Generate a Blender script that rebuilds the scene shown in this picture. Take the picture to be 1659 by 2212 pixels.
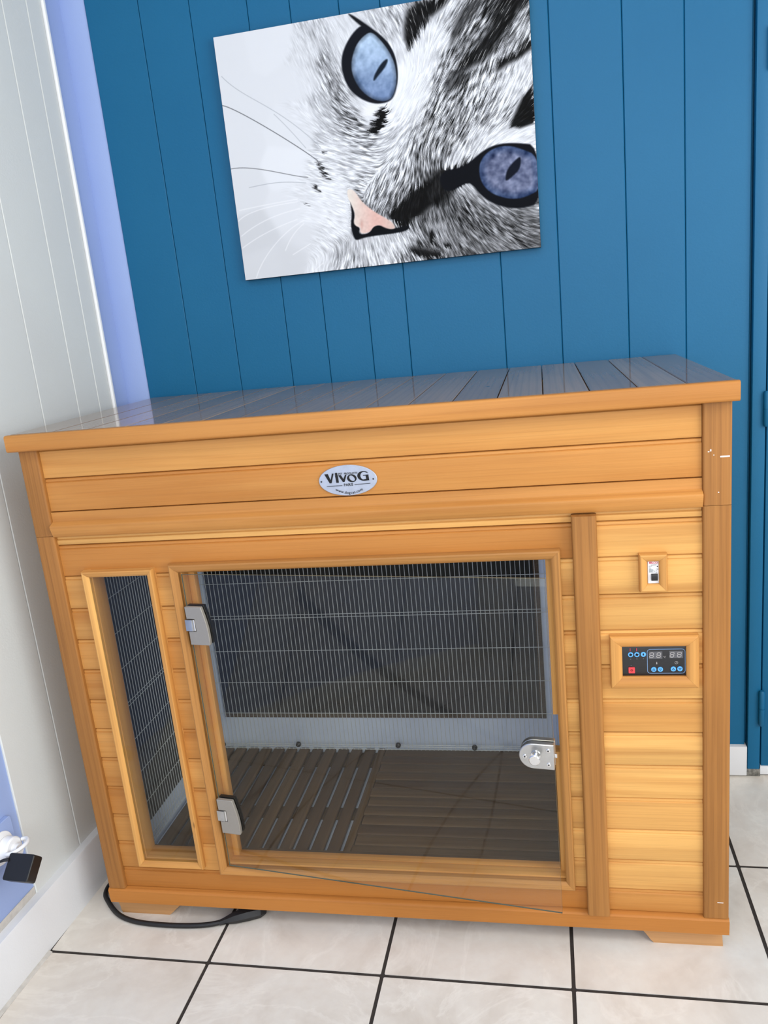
import bpy, bmesh, math, random
import numpy as np
from mathutils import Vector, Matrix, Euler
random.seed(5)
for o in list(bpy.data.objects): bpy.data.objects.remove(o)
C = bpy.context.scene.collection

# ------------------------------------------------------------------ camera, world, light, exposure
cam_d = bpy.data.cameras.new('camera'); cam = bpy.data.objects.new('camera', cam_d); C.objects.link(cam)
cam.location = (0.925, -1.2704, 1.1609)
cam.rotation_euler = Euler((1.3273, 0.0972, 0.1848), 'XYZ')
cam_d.sensor_fit = 'VERTICAL'; cam_d.sensor_height = 24.0; cam_d.lens = 1734.3 / 2212 * 24.0
cam_d.clip_start = 0.02
bpy.context.scene.camera = cam

world = bpy.data.worlds.new('daylight'); bpy.context.scene.world = world; world.use_nodes = True
wb = world.node_tree.nodes['Background']; wb.inputs[0].default_value = (0.93, 0.96, 1.0, 1); wb.inputs[1].default_value = 0.7

def area_light(name, loc, aim, sx, sy, power, col):
    l = bpy.data.lights.new(name, 'AREA'); l.shape = 'RECTANGLE'; l.size = sx; l.size_y = sy; l.energy = power; l.color = col
    o = bpy.data.objects.new(name, l); C.objects.link(o); o.location = loc
    o.rotation_euler = (Vector(aim) - Vector(loc)).to_track_quat('-Z', 'Y').to_euler(); return o
area_light('daylight_side_window', (2.52, -1.15, 1.45), (0.2, -0.4, 0.9), 1.5, 1.3, 37, (0.985, 0.985, 0.955))
area_light('daylight_front_window', (0.9, -2.88, 1.45), (0.7, 0.0, 0.7), 2.2, 1.6, 44, (0.97, 0.99, 0.985))
area_light('ceiling_lamp_light', (0.9, -1.2, 2.42), (0.9, -1.2, 0), 1.2, 0.6, 11, (1.0, 0.97, 0.93))

vs = bpy.context.scene.view_settings
vs.view_transform = 'Standard'; vs.look = 'None'; vs.gamma = 1.0; vs.exposure = 0.0; vs.use_curve_mapping = False

# ------------------------------------------------------------------ materials
def srgb(r, g, b):
    f = lambda c: c / 12.92 if c <= 0.04045 else ((c + 0.055) / 1.055) ** 2.4
    return (f(r / 255), f(g / 255), f(b / 255), 1)
def nmat(name):
    m = bpy.data.materials.new(name); m.use_nodes = True; nt = m.node_tree
    return m, nt, nt.nodes['Principled BSDF'], nt.nodes, nt.links
def vmul(nt, src, v):
    n = nt.nodes.new('ShaderNodeVectorMath'); n.operation = 'MULTIPLY'; nt.links.new(src, n.inputs[0]); n.inputs[1].default_value = v; return n.outputs[0]
def noise(nt, vec, scale, detail=4, rough=.55, dist=0.0):
    n = nt.nodes.new('ShaderNodeTexNoise'); nt.links.new(vec, n.inputs['Vector']); n.inputs['Scale'].default_value = scale
    n.inputs['Detail'].default_value = detail; n.inputs['Roughness'].default_value = rough; n.inputs['Distortion'].default_value = dist; return n.outputs['Fac']
def ramp(nt, fac, stops):
    n = nt.nodes.new('ShaderNodeValToRGB'); nt.links.new(fac, n.inputs[0]); e = n.color_ramp.elements
    while len(e) < len(stops): e.new(0.5)
    for k, (p, c) in enumerate(stops): e[k].position = p; e[k].color = c
    return n.outputs['Color']
def mix(nt, fac, a, b, mode='MIX'):
    n = nt.nodes.new('ShaderNodeMix'); n.data_type = 'RGBA'; n.blend_type = mode
    for s, v in ((n.inputs[0], fac), (n.inputs[6], a), (n.inputs[7], b)):
        if isinstance(v, (int, float)): s.default_value = v
        elif isinstance(v, tuple): s.default_value = v
        else: nt.links.new(v, s)
    return n.outputs[2]
def bump(nt, bsdf, h, dist, strength=1.0):
    n = nt.nodes.new('ShaderNodeBump'); nt.links.new(h, n.inputs['Height']); n.inputs['Distance'].default_value = dist; n.inputs['Strength'].default_value = strength
    nt.links.new(n.outputs[0], bsdf.inputs['Normal'])
def wood(name, light, mid, dark, rough=.5, coat=.0, bmp=.0003, streak=1.0, fib=.25, rings=.18):
    m, nt, b, N, L = nmat(name)
    a = N.new('ShaderNodeAttribute'); a.attribute_name = 'grain'; g = a.outputs['Vector']
    t = N.new('ShaderNodeAttribute'); t.attribute_name = 'tint'
    fine = noise(nt, vmul(nt, g, (3.5, 330, 330)), 1.0, 4, .68)
    band = noise(nt, vmul(nt, g, (1.6, 26, 26)), 1.0, 3, .5, .7)
    ring = N.new('ShaderNodeTexWave'); ring.bands_direction = 'Y'; L.new(vmul(nt, g, (.9, 30, 34)), ring.inputs['Vector'])
    ring.inputs['Scale'].default_value = .8; ring.inputs['Distortion'].default_value = 11.0; ring.inputs['Detail'].default_value = 3.0; ring.inputs['Detail Scale'].default_value = .45
    blotch = noise(nt, vmul(nt, g, (3.0, 9, 9)), 1.0, 2, .5)
    c = mix(nt, t.outputs['Fac'], light, mid)
    f1 = N.new('ShaderNodeMapRange'); L.new(band, f1.inputs[0]); f1.inputs[1].default_value = .50; f1.inputs[2].default_value = .74; f1.inputs[4].default_value = .62 * streak
    c = mix(nt, f1.outputs[0], c, mid)
    wide = noise(nt, vmul(nt, g, (.75, 15, 15)), 1.0, 2, .5, .4)
    f0 = N.new('ShaderNodeMapRange'); L.new(wide, f0.inputs[0]); f0.inputs[1].default_value = .53; f0.inputs[2].default_value = .63; f0.inputs[4].default_value = .45 * streak
    c = mix(nt, f0.outputs[0], c, mid)
    f2 = N.new('ShaderNodeMapRange'); L.new(ring.outputs['Fac'], f2.inputs[0]); f2.inputs[1].default_value = .55; f2.inputs[2].default_value = 1.0; f2.inputs[4].default_value = rings
    c = mix(nt, f2.outputs[0], c, dark)
    f3 = N.new('ShaderNodeMapRange'); L.new(fine, f3.inputs[0]); f3.inputs[1].default_value = .47; f3.inputs[2].default_value = .80; f3.inputs[4].default_value = fib
    c = mix(nt, f3.outputs[0], c, dark)
    f4 = N.new('ShaderNodeMapRange'); L.new(blotch, f4.inputs[0]); f4.inputs[1].default_value = .35; f4.inputs[2].default_value = .7; f4.inputs[3].default_value = 1.06; f4.inputs[4].default_value = .92
    vo = N.new('ShaderNodeTexVoronoi'); L.new(vmul(nt, g, (7, 17, 17)), vo.inputs['Vector']); vo.inputs['Scale'].default_value = 1.0
    sx = N.new('ShaderNodeSeparateColor'); L.new(vo.outputs['Color'], sx.inputs[0])
    k1 = N.new('ShaderNodeMath'); k1.operation = 'GREATER_THAN'; L.new(sx.outputs[0], k1.inputs[0]); k1.inputs[1].default_value = .90
    k2 = N.new('ShaderNodeMapRange'); L.new(vo.outputs['Distance'], k2.inputs[0]); k2.inputs[1].default_value = .035; k2.inputs[2].default_value = .075; k2.inputs[3].default_value = .8; k2.inputs[4].default_value = 0
    k3 = N.new('ShaderNodeMath'); k3.operation = 'MULTIPLY'; L.new(k1.outputs[0], k3.inputs[0]); L.new(k2.outputs[0], k3.inputs[1])
    c = mix(nt, k3.outputs[0], c, tuple(x * .3 for x in dark[:3]) + (1,))
    cc = N.new('ShaderNodeCombineColor'); [L.new(f4.outputs[0], cc.inputs[i]) for i in range(3)]
    c = mix(nt, 1.0, c, cc.outputs[0], 'MULTIPLY')
    L.new(c, b.inputs['Base Color']); b.inputs['Roughness'].default_value = rough; b.inputs['Coat Weight'].default_value = coat; b.inputs['Coat Roughness'].default_value = .05; b.inputs['Specular IOR Level'].default_value = .28
    bump(nt, b, fine, bmp); return m
def plain(name, col, rough=.5, metal=0.0, var=.06, vs_=30.0, bmp=0.0, coat=0.0):
    m, nt, b, N, L = nmat(name)
    tc = N.new('ShaderNodeTexCoord'); n = noise(nt, tc.outputs['Object'], vs_, 4)
    d = tuple(max(0, x * (1 - var)) for x in col[:3]) + (1,); u = tuple(min(1, x * (1 + var)) for x in col[:3]) + (1,)
    L.new(ramp(nt, n, [(.3, d), (.7, u)]), b.inputs['Base Color']); b.inputs['Roughness'].default_value = rough; b.inputs['Metallic'].default_value = metal; b.inputs['Coat Weight'].default_value = coat
    if bmp: bump(nt, b, n, bmp)
    return m
def paint(name, col, dirt, rough=.45):
    m, nt, b, N, L = nmat(name)
    tc = N.new('ShaderNodeTexCoord'); o = tc.outputs['Object']
    n1 = noise(nt, o, 2.2, 3); n2 = noise(nt, o, 260, 3); n3 = noise(nt, o, 38, 5, .7)
    c = mix(nt, ramp(nt, n1, [(.35, (0, 0, 0, 1)), (.75, (.35, .35, .35, 1))]), col, dirt)
    sp = ramp(nt, n3, [(.73, (0, 0, 0, 1)), (.78, (.5, .5, .5, 1))])
    c = mix(nt, sp, c, dirt)
    L.new(c, b.inputs['Base Color']); b.inputs['Roughness'].default_value = rough; b.inputs['Specular IOR Level'].default_value = .3; bump(nt, b, n2, .0004, .5); return m
def pane(name, tint):
    # thin clear pane: Schlick reflection over tinted transmission
    m, nt, b, N, L = nmat(name); N.remove(b)
    g = N.new('ShaderNodeNewGeometry'); dt = N.new('ShaderNodeVectorMath'); dt.operation = 'DOT_PRODUCT'; L.new(g.outputs['Normal'], dt.inputs[0]); L.new(g.outputs['Incoming'], dt.inputs[1])
    def mt(op, x, y=None):
        n = N.new('ShaderNodeMath'); n.operation = op
        for i, v in enumerate((x, y)):
            if v is None: continue
            if isinstance(v, (int, float)): n.inputs[i].default_value = v
            else: L.new(v, n.inputs[i])
        return n.outputs[0]
    f = mt('ADD', mt('MULTIPLY', mt('POWER', mt('SUBTRACT', 1.0, mt('ABSOLUTE', dt.outputs['Value'])), 5.0), .975), .021)
    tr = N.new('ShaderNodeBsdfTransparent'); tr.inputs[0].default_value = tint
    gl = N.new('ShaderNodeBsdfGlossy'); gl.inputs['Roughness'].default_value = 0.0; gl.inputs[0].default_value = (1, 1, 1, 1)
    mx = N.new('ShaderNodeMixShader'); L.new(f, mx.inputs[0]); L.new(tr.outputs[0], mx.inputs[1]); L.new(gl.outputs[0], mx.inputs[2])
    L.new(mx.outputs[0], N['Material Output'].inputs[0]); return m

M = {}
M['pine'] = wood('varnished_pine', srgb(229, 177, 103), srgb(180, 116, 52), srgb(126, 72, 28))
M['post'] = wood('varnished_larch', srgb(184, 130, 70), srgb(150, 98, 46), srgb(100, 60, 28), streak=.8, fib=.5, rings=.16)
M['top'] = wood('worn_top_boards', srgb(170, 136, 100), srgb(138, 108, 80), srgb(84, 66, 48), rough=.5, coat=.8, bmp=.0003)
M['slat'] = wood('grey_brown_slats', srgb(104, 82, 56), srgb(84, 64, 44), srgb(52, 38, 26), rough=.6, coat=0)
M['foot'] = wood('worn_foot_wood', srgb(196, 150, 100), srgb(172, 124, 78), srgb(120, 84, 50), rough=.55, coat=0)
M['blue'] = paint('blue_paint', srgb(9, 93, 134), srgb(26, 106, 146), .5)
M['lilac'] = paint('lilac_paint', srgb(156, 176, 222), srgb(138, 157, 206), .55)
M['white_panel'] = paint('white_panel', srgb(214, 217, 216), srgb(200, 200, 200), .38)
M['white'] = plain('white_plastic', srgb(240, 241, 243), .35, var=.02)
M['white_trim'] = paint('white_board', srgb(226, 228, 232), srgb(196, 194, 192), .4)
M['caulk'] = plain('grey_filler', srgb(196, 192, 186), .8, var=.12, vs_=60, bmp=.001)
M['debris'] = plain('crumbling_plaster', srgb(120, 118, 112), .95, var=.6, vs_=90, bmp=.004)
M['lining'] = plain('pale_blue_lining', srgb(218, 229, 254), .5, var=.05, vs_=8)
M['heater'] = plain('black_heating_cloth', srgb(13, 14, 15), .7, var=.3, vs_=400, bmp=.0004)
M['weave'] = plain('brown_woven_edge', srgb(84, 70, 56), .8, var=.6, vs_=500, bmp=.0006)
M['wire'] = plain('galvanised_wire', srgb(206, 210, 214), .45, .15, var=.08, vs_=60)
M['nickel'] = plain('satin_nickel', srgb(152, 146, 137), .42, .3, var=.02, vs_=200)
M['chrome'] = plain('polished_chrome', srgb(225, 225, 225), .12, 1.0, var=.02)
M['steel'] = plain('brushed_steel', srgb(190, 190, 188), .28, .9, var=.06, vs_=80)
M['badge'] = plain('silver_badge', srgb(174, 180, 192), .42, .5, var=.08, vs_=60)
M['ink'] = plain('black_ink', srgb(8, 8, 9), .8, var=.02)
M['screw'] = plain('dark_screw', srgb(52, 52, 54), .35, .7, var=.1)
M['black'] = plain('black_plastic', srgb(22, 22, 24), .42, var=.1, vs_=200)
M['rubber'] = plain('black_rubber', srgb(20, 20, 22), .5, var=.15, vs_=120, bmp=.0003)
M['panel_black'] = plain('black_control_face', srgb(30, 30, 32), .38, var=.06, vs_=300)
M['btn_blue'] = plain('blue_button', srgb(92, 172, 246), .45, var=.03)
M['btn_red'] = plain('red_button', srgb(214, 62, 68), .45, var=.03)
M['red_ink'] = plain('red_ink', srgb(196, 60, 84), .5, var=.03)
M['seg'] = plain('pale_digit', srgb(176, 172, 170), .5, var=.03)
M['led_bg'] = plain('grey_display', srgb(84, 84, 88), .4, var=.05)
M['outline_blue'] = plain('pale_blue_print', srgb(128, 164, 206), .5, var=.03)
M['grey_print'] = plain('grey_print', srgb(132, 142, 146), .5, var=.03)
M['door_glass'] = pane('tinted_door_glass', (.94, .94, .91, 1))
M['glass_edge'] = plain('glass_edge', srgb(96, 104, 92), .2, var=.02)
M['win_glass'] = pane('clear_glass', (.90, .91, .89, 1))
M['grout'] = plain('dark_grout', srgb(52, 46, 42), .9, var=.2, vs_=200)
M['ceil'] = plain('ceiling_white', srgb(232, 232, 230), .9, var=.01)
def tile_mat():
    m, nt, b, N, L = nmat('marbled_tile')
    a = N.new('ShaderNodeAttribute'); a.attribute_name = 'grain'; g = a.outputs['Vector']
    n1 = noise(nt, g, 5.0, 5, .6, .8); n2 = noise(nt, g, 3.2, 6, .62, 1.6); n3 = noise(nt, g, 40, 4, .6)
    c = ramp(nt, n1, [(.30, srgb(204, 194, 182)), (.50, srgb(222, 215, 205)), (.72, srgb(228, 225, 217))])
    ab = N.new('ShaderNodeMath'); ab.operation = 'SUBTRACT'; L.new(n2, ab.inputs[0]); ab.inputs[1].default_value = .5
    ab2 = N.new('ShaderNodeMath'); ab2.operation = 'ABSOLUTE'; L.new(ab.outputs[0], ab2.inputs[0])
    v = ramp(nt, ab2.outputs[0], [(.0, (.38, .38, .38, 1)), (.03, (0, 0, 0, 1))])
    c = mix(nt, v, c, srgb(240, 235, 226))
    sp = ramp(nt, n3, [(.35, (.0, .0, .0, 1)), (.8, (.3, .3, .3, 1))])
    c = mix(nt, sp, c, srgb(198, 188, 178))
    L.new(c, b.inputs['Base Color']); b.inputs['Roughness'].default_value = .32; b.inputs['Specular IOR Level'].default_value = .4
    bump(nt, b, n1, .0006, .5); return m
M['tile'] = tile_mat()

# ------------------------------------------------------------------ mesh helpers
WL = {}                                            # world position of every object made here
def rrect(u0, u1, v0, v1, r=.0015, n=2):
    P = []
    for cx, cy, a0 in ((u1 - r, v1 - r, 0), (u0 + r, v1 - r, 90), (u0 + r, v0 + r, 180), (u1 - r, v0 + r, 270)):
        for k in range(n + 1):
            a = math.radians(a0 + 90 * k / n); P.append((cx + r * math.cos(a), cy + r * math.sin(a)))
    return P
def circ(cx, cy, r, n=24, a0=0, a1=360, ry=None):
    ry = r if ry is None else ry
    full = abs(a1 - a0) >= 360
    return [(cx + r * math.cos(math.radians(a0 + (a1 - a0) * k / (n if full else n - 1))), cy + ry * math.sin(math.radians(a0 + (a1 - a0) * k / (n if full else n - 1)))) for k in range(n)]
class MB:
    def __init__(s): s.v = []; s.f = []; s.g = []; s.t = []; s.q = []
    def _end(s, n0, axis, tint, off):
        if off is None: off = (random.uniform(0, 40), random.uniform(0, 9), random.uniform(0, 9))
        if tint is None: tint = random.random()
        k = {'x': 0, 'y': 1, 'z': 2}[axis]; o = [i for i in (0, 1, 2) if i != k]
        for p in s.v[n0:]:
            s.g.append((p[k] + off[0], p[o[0]] + off[1], p[o[1]] + off[2])); s.t.append(tint)
    def prism(s, axis, a, b, prof, tint=None, off=None, grain=None):
        """closed outline in the two other axes (in x,y,z order) swept from a to b; a and b may depend on the outline point (mitres)"""
        n0 = len(s.v); n = len(prof); k = 'xyz'.index(axis); fa = a if callable(a) else (lambda u, v: a); fb = b if callable(b) else (lambda u, v: b)
        for fn in (fa, fb):
            for u, v in prof:
                p = [u, v]; p.insert(k, fn(u, v)); s.v.append(tuple(p))
        for i in range(n):
            j = (i + 1) % n; s.f.append((n0 + i, n0 + j, n0 + n + j, n0 + n + i))
        s.f.append(tuple(range(n0, n0 + n))[::-1]); s.f.append(tuple(range(n0 + n, n0 + 2 * n)))
        s._end(n0, grain or axis, tint, off); return s
    def box(s, x0, x1, y0, y1, z0, z1, r=.0015, axis='x', tint=None, off=None, seg=2):
        R = {'x': ((y0, y1, z0, z1), x0, x1), 'y': ((x0, x1, z0, z1), y0, y1), 'z': ((x0, x1, y0, y1), z0, z1)}[axis]
        r = min(r, abs(R[0][1] - R[0][0]) * .49, abs(R[0][3] - R[0][2]) * .49)
        return s.prism(axis, R[1], R[2], rrect(*R[0], r, seg), tint, off)
    def tube(s, pts, r, n=10, axis='x', tint=0., cap=True):
        n0 = len(s.v); P = [Vector(p) for p in pts]; up = Vector((0, 0, 1)); rr = r if isinstance(r, (list, tuple)) else [r] * len(P)
        prev = None
        for i, p in enumerate(P):
            d = (P[min(i + 1, len(P) - 1)] - P[max(i - 1, 0)]).normalized()
            if prev is None: a = d.cross(up if abs(d.z) < .9 else Vector((1, 0, 0))).normalized()
            else: a = (prev - d * prev.dot(d)).normalized()
            prev = a; b = d.cross(a)
            for k in range(n):
                th = 2 * math.pi * k / n; s.v.append(tuple(p + (a * math.cos(th) + b * math.sin(th)) * rr[i]))
        for i in range(len(P) - 1):
            for k in range(n):
                q = (k + 1) % n; s.f.append((n0 + i * n + k, n0 + i * n + q, n0 + (i + 1) * n + q, n0 + (i + 1) * n + k))
        if cap:
            s.f.append(tuple(range(n0, n0 + n))[::-1]); e = n0 + (len(P) - 1) * n; s.f.append(tuple(range(e, e + n)))
        s._end(n0, axis, tint, (0, 0, 0)); return s
    def cyl(s, p0, p1, r0, r1=None, n=24): return s.tube([p0, p1], [r0, r0 if r1 is None else r1], n)
    def xf(s, fn): s.v = [tuple(fn(p)) for p in s.v]; return s
    def build(s, name, mat, parent=None, bevel=0.0, smooth=40, origin=None, mats=None):
        V = np.array(s.v); ori = Vector(origin) if origin is not None else Vector(((V.min(0) + V.max(0)) / 2).tolist())
        me = bpy.data.meshes.new(name); me.from_pydata([tuple(Vector(p) - ori) for p in s.v], [], s.f)
        g = me.attributes.new('grain', 'FLOAT_VECTOR', 'POINT'); g.data.foreach_set('vector', np.array(s.g, dtype=np.float32).ravel())
        t = me.attributes.new('tint', 'FLOAT', 'POINT'); t.data.foreach_set('value', np.array(s.t, dtype=np.float32))
        bm = bmesh.new(); bm.from_mesh(me); bmesh.ops.recalc_face_normals(bm, faces=bm.faces); bm.to_mesh(me); bm.free()
        me.materials.append(mat)
        me.polygons.foreach_set('use_smooth', [True] * len(me.polygons))
        try: me.set_sharp_from_angle(angle=math.radians(smooth))
        except Exception: pass
        o = bpy.data.objects.new(name, me); C.objects.link(o); WL[o.name] = ori
        if parent is not None: o.parent = parent; o.location = ori - WL[parent.name]
        else: o.location = ori
        if bevel:
            bv = o.modifiers.new('edge', 'BEVEL'); bv.width = bevel; bv.segments = 2; bv.limit_method = 'ANGLE'; bv.angle_limit = math.radians(50)
        return o
def empty(name, loc, label, cat, group=None):
    o = bpy.data.objects.new(name, None); C.objects.link(o); o.location = loc; WL[o.name] = Vector(loc); o.empty_display_size = .1
    o['label'] = label; o['category'] = cat
    if group: o['group'] = group
    return o
def tag(o, label, cat): o['label'] = label; o['category'] = cat; return o
def struct(o): o['kind'] = 'structure'; return o
def text(mb, s, size, at, align='CENTER', bold=0.0, rot=0.0, sx=1.0, depth=.0003):
    """lettering as flat solid shapes in the x-z plane, facing -y; at = (x, y, z) of the base line"""
    cu = bpy.data.curves.new('t', 'FONT'); cu.body = s; cu.size = size; cu.align_x = align; cu.offset = bold; cu.resolution_u = 3
    ob = bpy.data.objects.new('t', cu); C.objects.link(ob); dg = bpy.context.evaluated_depsgraph_get(); me = bpy.data.meshes.new_from_object(ob.evaluated_get(dg))
    n0 = len(mb.v); c, s_ = math.cos(rot), math.sin(rot)
    for v in me.vertices:
        x, z = v.co.x * sx, v.co.y; mb.v.append((at[0] + c * x - s_ * z, at[1], at[2] + s_ * x + c * z)); mb.g.append((0, 0, 0)); mb.t.append(0)
    for p in me.polygons: mb.f.append(tuple(n0 + i for i in p.vertices))
    bpy.data.objects.remove(ob); bpy.data.curves.remove(cu); bpy.data.meshes.remove(me); return mb

# ------------------------------------------------------------------ the printed picture, drawn procedurally
def cat_art(NX=680,NY=512):
    """colours (linear) of the printed picture on an NX x NY grid, row 0 at the bottom edge"""
    rng=np.random.default_rng(7)
    # image pixels of an enlarged crop, in which the outlines below are written
    src=np.array([(0,1),(0,0),(1,0),(1,1)],float); dst=np.array([(45,178),(199,1318),(1587,1170),(1535,-92)],float)
    A=[]
    for (s,t),(x,y) in zip(src,dst):
        A.append([s,t,1,0,0,0,-x*s,-x*t,-x]); A.append([0,0,0,s,t,1,-y*s,-y*t,-y])
    H=np.linalg.svd(np.array(A))[2][-1].reshape(3,3)
    S,T=np.meshgrid(np.linspace(0,1,NX),np.linspace(0,1,NY))
    w=H[2,0]*S+H[2,1]*T+H[2,2]; X=(H[0,0]*S+H[0,1]*T+H[0,2])/w; Y=(H[1,0]*S+H[1,1]*T+H[1,2])/w
    # direction the hair lies in
    D=[(600,250,.35,1),(560,420,.4,1),(650,560,.8,.8),(750,640,1,.3),(860,80,.5,1),(960,120,.35,1),(950,250,.2,1),(1000,420,.6,-1),(1100,250,.65,-1),(1200,120,.7,-1),
       (1350,120,.8,-1),(1450,300,.5,-1),(1300,450,.45,-1),(1150,480,.7,-1),(1400,560,.7,-1),(1450,650,1,-.15),(1250,700,.6,-1),(1100,650,.6,-1),(1050,760,.2,-1),
       (850,700,.8,-.8),(780,760,.9,.5),(850,850,.5,-1),(950,900,.7,-1),(1050,850,.5,1),(700,760,.9,.5),(600,800,1,.4),(580,950,1,.45),(620,1100,1,.7),(680,1200,.5,-1),
       (800,1200,.15,1),(900,1200,.3,1),(1000,1150,.6,1),(1100,1030,.35,1),(1200,960,.5,1),(1300,1050,.7,1),(1450,1070,1,.9),(1300,920,.9,.7),(1550,1020,1,.2),(300,600,1,.3),(300,1100,1,-.6),(1080,960,.5,-1)]
    def shep(P,V,x,y,sg):
        num=np.zeros(x.shape+(V.shape[1],)); den=np.full(x.shape,1e-12)
        for (px,py),v in zip(P,V):
            g=np.exp(-((x-px)**2+(y-py)**2)/(2*sg*sg))+1e-9/(1+((x-px)**2+(y-py)**2)/1e4)
            num+=g[...,None]*v; den+=g
        return num/den[...,None]
    Dn=np.array(D,float); a=2*np.arctan2(Dn[:,3],Dn[:,2])
    q=shep(Dn[:,:2],np.c_[np.cos(a),np.sin(a)],X,Y,75); th=.5*np.arctan2(q[...,1],q[...,0])
    n1=rng.random((NY,NX)); th=th+ .5*(blur(rng.random((NY,NX)),14)-.5)*8
    dx,dy=np.cos(th),np.sin(th)
    # image pixels to grid cells
    gx=np.gradient(X,axis=1);gy=np.gradient(Y,axis=0)
    ux,uy=dx/np.abs(gx),dy/gy; nn=np.hypot(ux,uy); ux/=nn; uy/=nn
    def lic(noise,L):
        out=noise.copy(); 
        for sgn in (1,-1):
            px=np.tile(np.arange(NX,dtype=float),(NY,1)); py=np.tile(np.arange(NY,dtype=float)[:,None],(1,NX))
            vx,vy=ux*sgn,uy*sgn
            for k in range(L):
                px+=vx;py+=vy
                ix=np.clip(np.rint(px).astype(int),0,NX-1); iy=np.clip(np.rint(py).astype(int),0,NY-1)
                out+=noise[iy,ix]*(1-k/L); nx,ny=ux[iy,ix],uy[iy,ix]; s=np.where(nx*vx+ny*vy<0,-1,1); vx,vy=nx*s,ny*s
        out-=out.mean(); return out/out.std()
    f1=lic(n1,9); f2=lic(blur(rng.random((NY,NX)),1),15)
    fur=.55*f1+.6*f2
    # broad tones and hair contrast
    C=[(100,250,.87,0),(300,200,.88,0),(200,500,.87,0),(150,700,.87,0),(180,900,.86,0),(250,1100,.82,0),(300,1250,.84,0),(400,1000,.88,0),(450,400,.87,0),(420,600,.88,0),(400,800,.9,0),(480,1120,.86,.0),(560,1240,.9,.05),(420,1220,.83,0),
       (550,200,.78,.12),(580,290,.56,.2),(600,370,.56,.22),(655,460,.5,.25),(560,480,.76,.16),(700,550,.5,.28),(610,600,.76,.16),(505,380,.85,.05),(640,180,.86,.05),(480,550,.86,.05),(500,250,.85,.05),(635,280,.85,.05),(660,400,.8,.1),(720,480,.88,.05),(760,520,.93,.03),(700,120,.84,.04),
       (700,640,.62,.28),(790,670,.66,.3),(860,650,.85,.14),(960,500,.92,.04),(930,350,.93,.02),(960,570,.86,.14),(940,250,.86,.08),(870,110,.76,.15),(820,80,.78,.12),(900,40,.7,.15),(1010,260,.88,.06),
       (1100,180,.9,.1),(1060,300,.9,.08),(1010,420,.9,.05),(1130,60,.8,.15),(1200,120,.5,.25),(1150,300,.58,.3),(1120,400,.66,.3),(1230,240,.34,.22),(1300,110,.42,.25),(1350,170,.5,.25),(1400,60,.22,.2),(1500,60,.5,.25),(1520,150,.72,.2),(1450,200,.45,.25),(1410,300,.66,.28),(1320,350,.62,.28),
       (1190,440,.42,.32),(1260,500,.6,.3),(1100,540,.5,.34),(1350,450,.74,.25),(1450,400,.84,.16),(1520,320,.84,.14),(1400,560,.7,.22),(1310,560,.62,.28),(1030,620,.62,.3),(1100,650,.45,.34),(1200,640,.52,.3),(1290,640,.8,.14),(1420,640,.88,.08),(1540,640,.85,.08),(1200,750,.82,.12),(1130,720,.5,.28),(1080,700,.4,.3),
       (900,690,.8,.2),(850,740,.78,.24),(800,830,.74,.24),(930,800,.68,.27),(1040,760,.5,.27),(880,890,.62,.27),(810,930,.62,.25),(1000,860,.42,.25),(940,950,.34,.22),(1000,990,.16,.12),(1080,860,.2,.15),(1100,910,.08,.05),
       (640,680,.87,.12),(700,760,.82,.18),(600,930,.9,.07),(560,820,.87,.12),(640,1060,.9,.07),(560,1150,.86,.1),(680,1160,.76,.18),(640,1240,.72,.18),(500,1000,.9,.03),(480,900,.88,.05),
       (780,1190,.8,.2),(880,1160,.84,.18),(960,1240,.5,.24),(850,1250,.8,.2),(930,1110,.76,.2),(1000,1080,.5,.2),(1070,1010,.42,.18),(1090,1080,.55,.15),(1150,1090,.5,.16),(1050,1160,.36,.2),(1230,960,.4,.2),(1260,880,.7,.12),(1180,1010,.28,.2),(1290,1030,.32,.22),(1380,1060,.36,.22),(1470,1080,.36,.2),(1560,1060,.42,.18),(1400,1150,.44,.14),(1250,1160,.42,.16),(1320,950,.62,.12),(1420,1010,.5,.15),(1560,1000,.52,.12),(1010,1250,.42,.2),(1570,1130,.36,.12)]
    Cn=np.array(C,float); tc=shep(Cn[:,:2],Cn[:,2:],X,Y,34); tone,con=tc[...,0],tc[...,1]
    # hair-edged dark patches: outlines looked up at positions pushed along the hair
    k=fur*13; Xw,Yw=X+dx*k,Y+dy*k
    def sd(P,x,y):
        P=np.array(P,float); d=np.full(x.shape,1e9); ins=np.zeros(x.shape,bool)
        for i in range(len(P)):
            a,b=P[i-1],P[i]; e=b-a; t=np.clip(((x-a[0])*e[0]+(y-a[1])*e[1])/(e@e),0,1)
            d=np.minimum(d,np.hypot(x-a[0]-t*e[0],y-a[1]-t*e[1]))
            c=((a[1]>y)!=(b[1]>y)); xx=a[0]+(y-a[1])*e[0]/(e[1] if e[1] else 1e-9); ins^=(c&(x<xx))
        return np.where(ins,-d,d)
    sm=lambda d,w: np.clip(.5-d/w,0,1)
    def soft(P,n=2):
        P=np.array(P,float)
        for _ in range(n): Q=np.roll(P,-1,0); P=np.stack([.75*P+.25*Q,.25*P+.75*Q],1).reshape(-1,2)
        return P
    def patch(P,v,w=14,amt=1,furry=True):
        nonlocal tone,con
        m=sm(sd(P,Xw if furry else X,Yw if furry else Y),w)*amt
        tone=tone*(1-m)+v*m; con=con*(1-m)+.05*m
    patch([(960,50),(1000,15),(1080,-10),(1170,-20),(1140,20),(1060,90),(1020,150),(985,215),(965,225),(945,190),(945,130)],.07,26)
    patch([(1200,310),(1290,215),(1360,120),(1395,20),(1420,-40),(1500,-60),(1530,0),(1480,60),(1440,130),(1400,190),(1360,250),(1300,290),(1250,320),(1220,330)],.07,36)
    patch([(1476,260),(1545,150),(1552,225),(1486,280),(1436,300),(1386,335),(1381,300),(1461,240)],.08,20)
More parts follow.
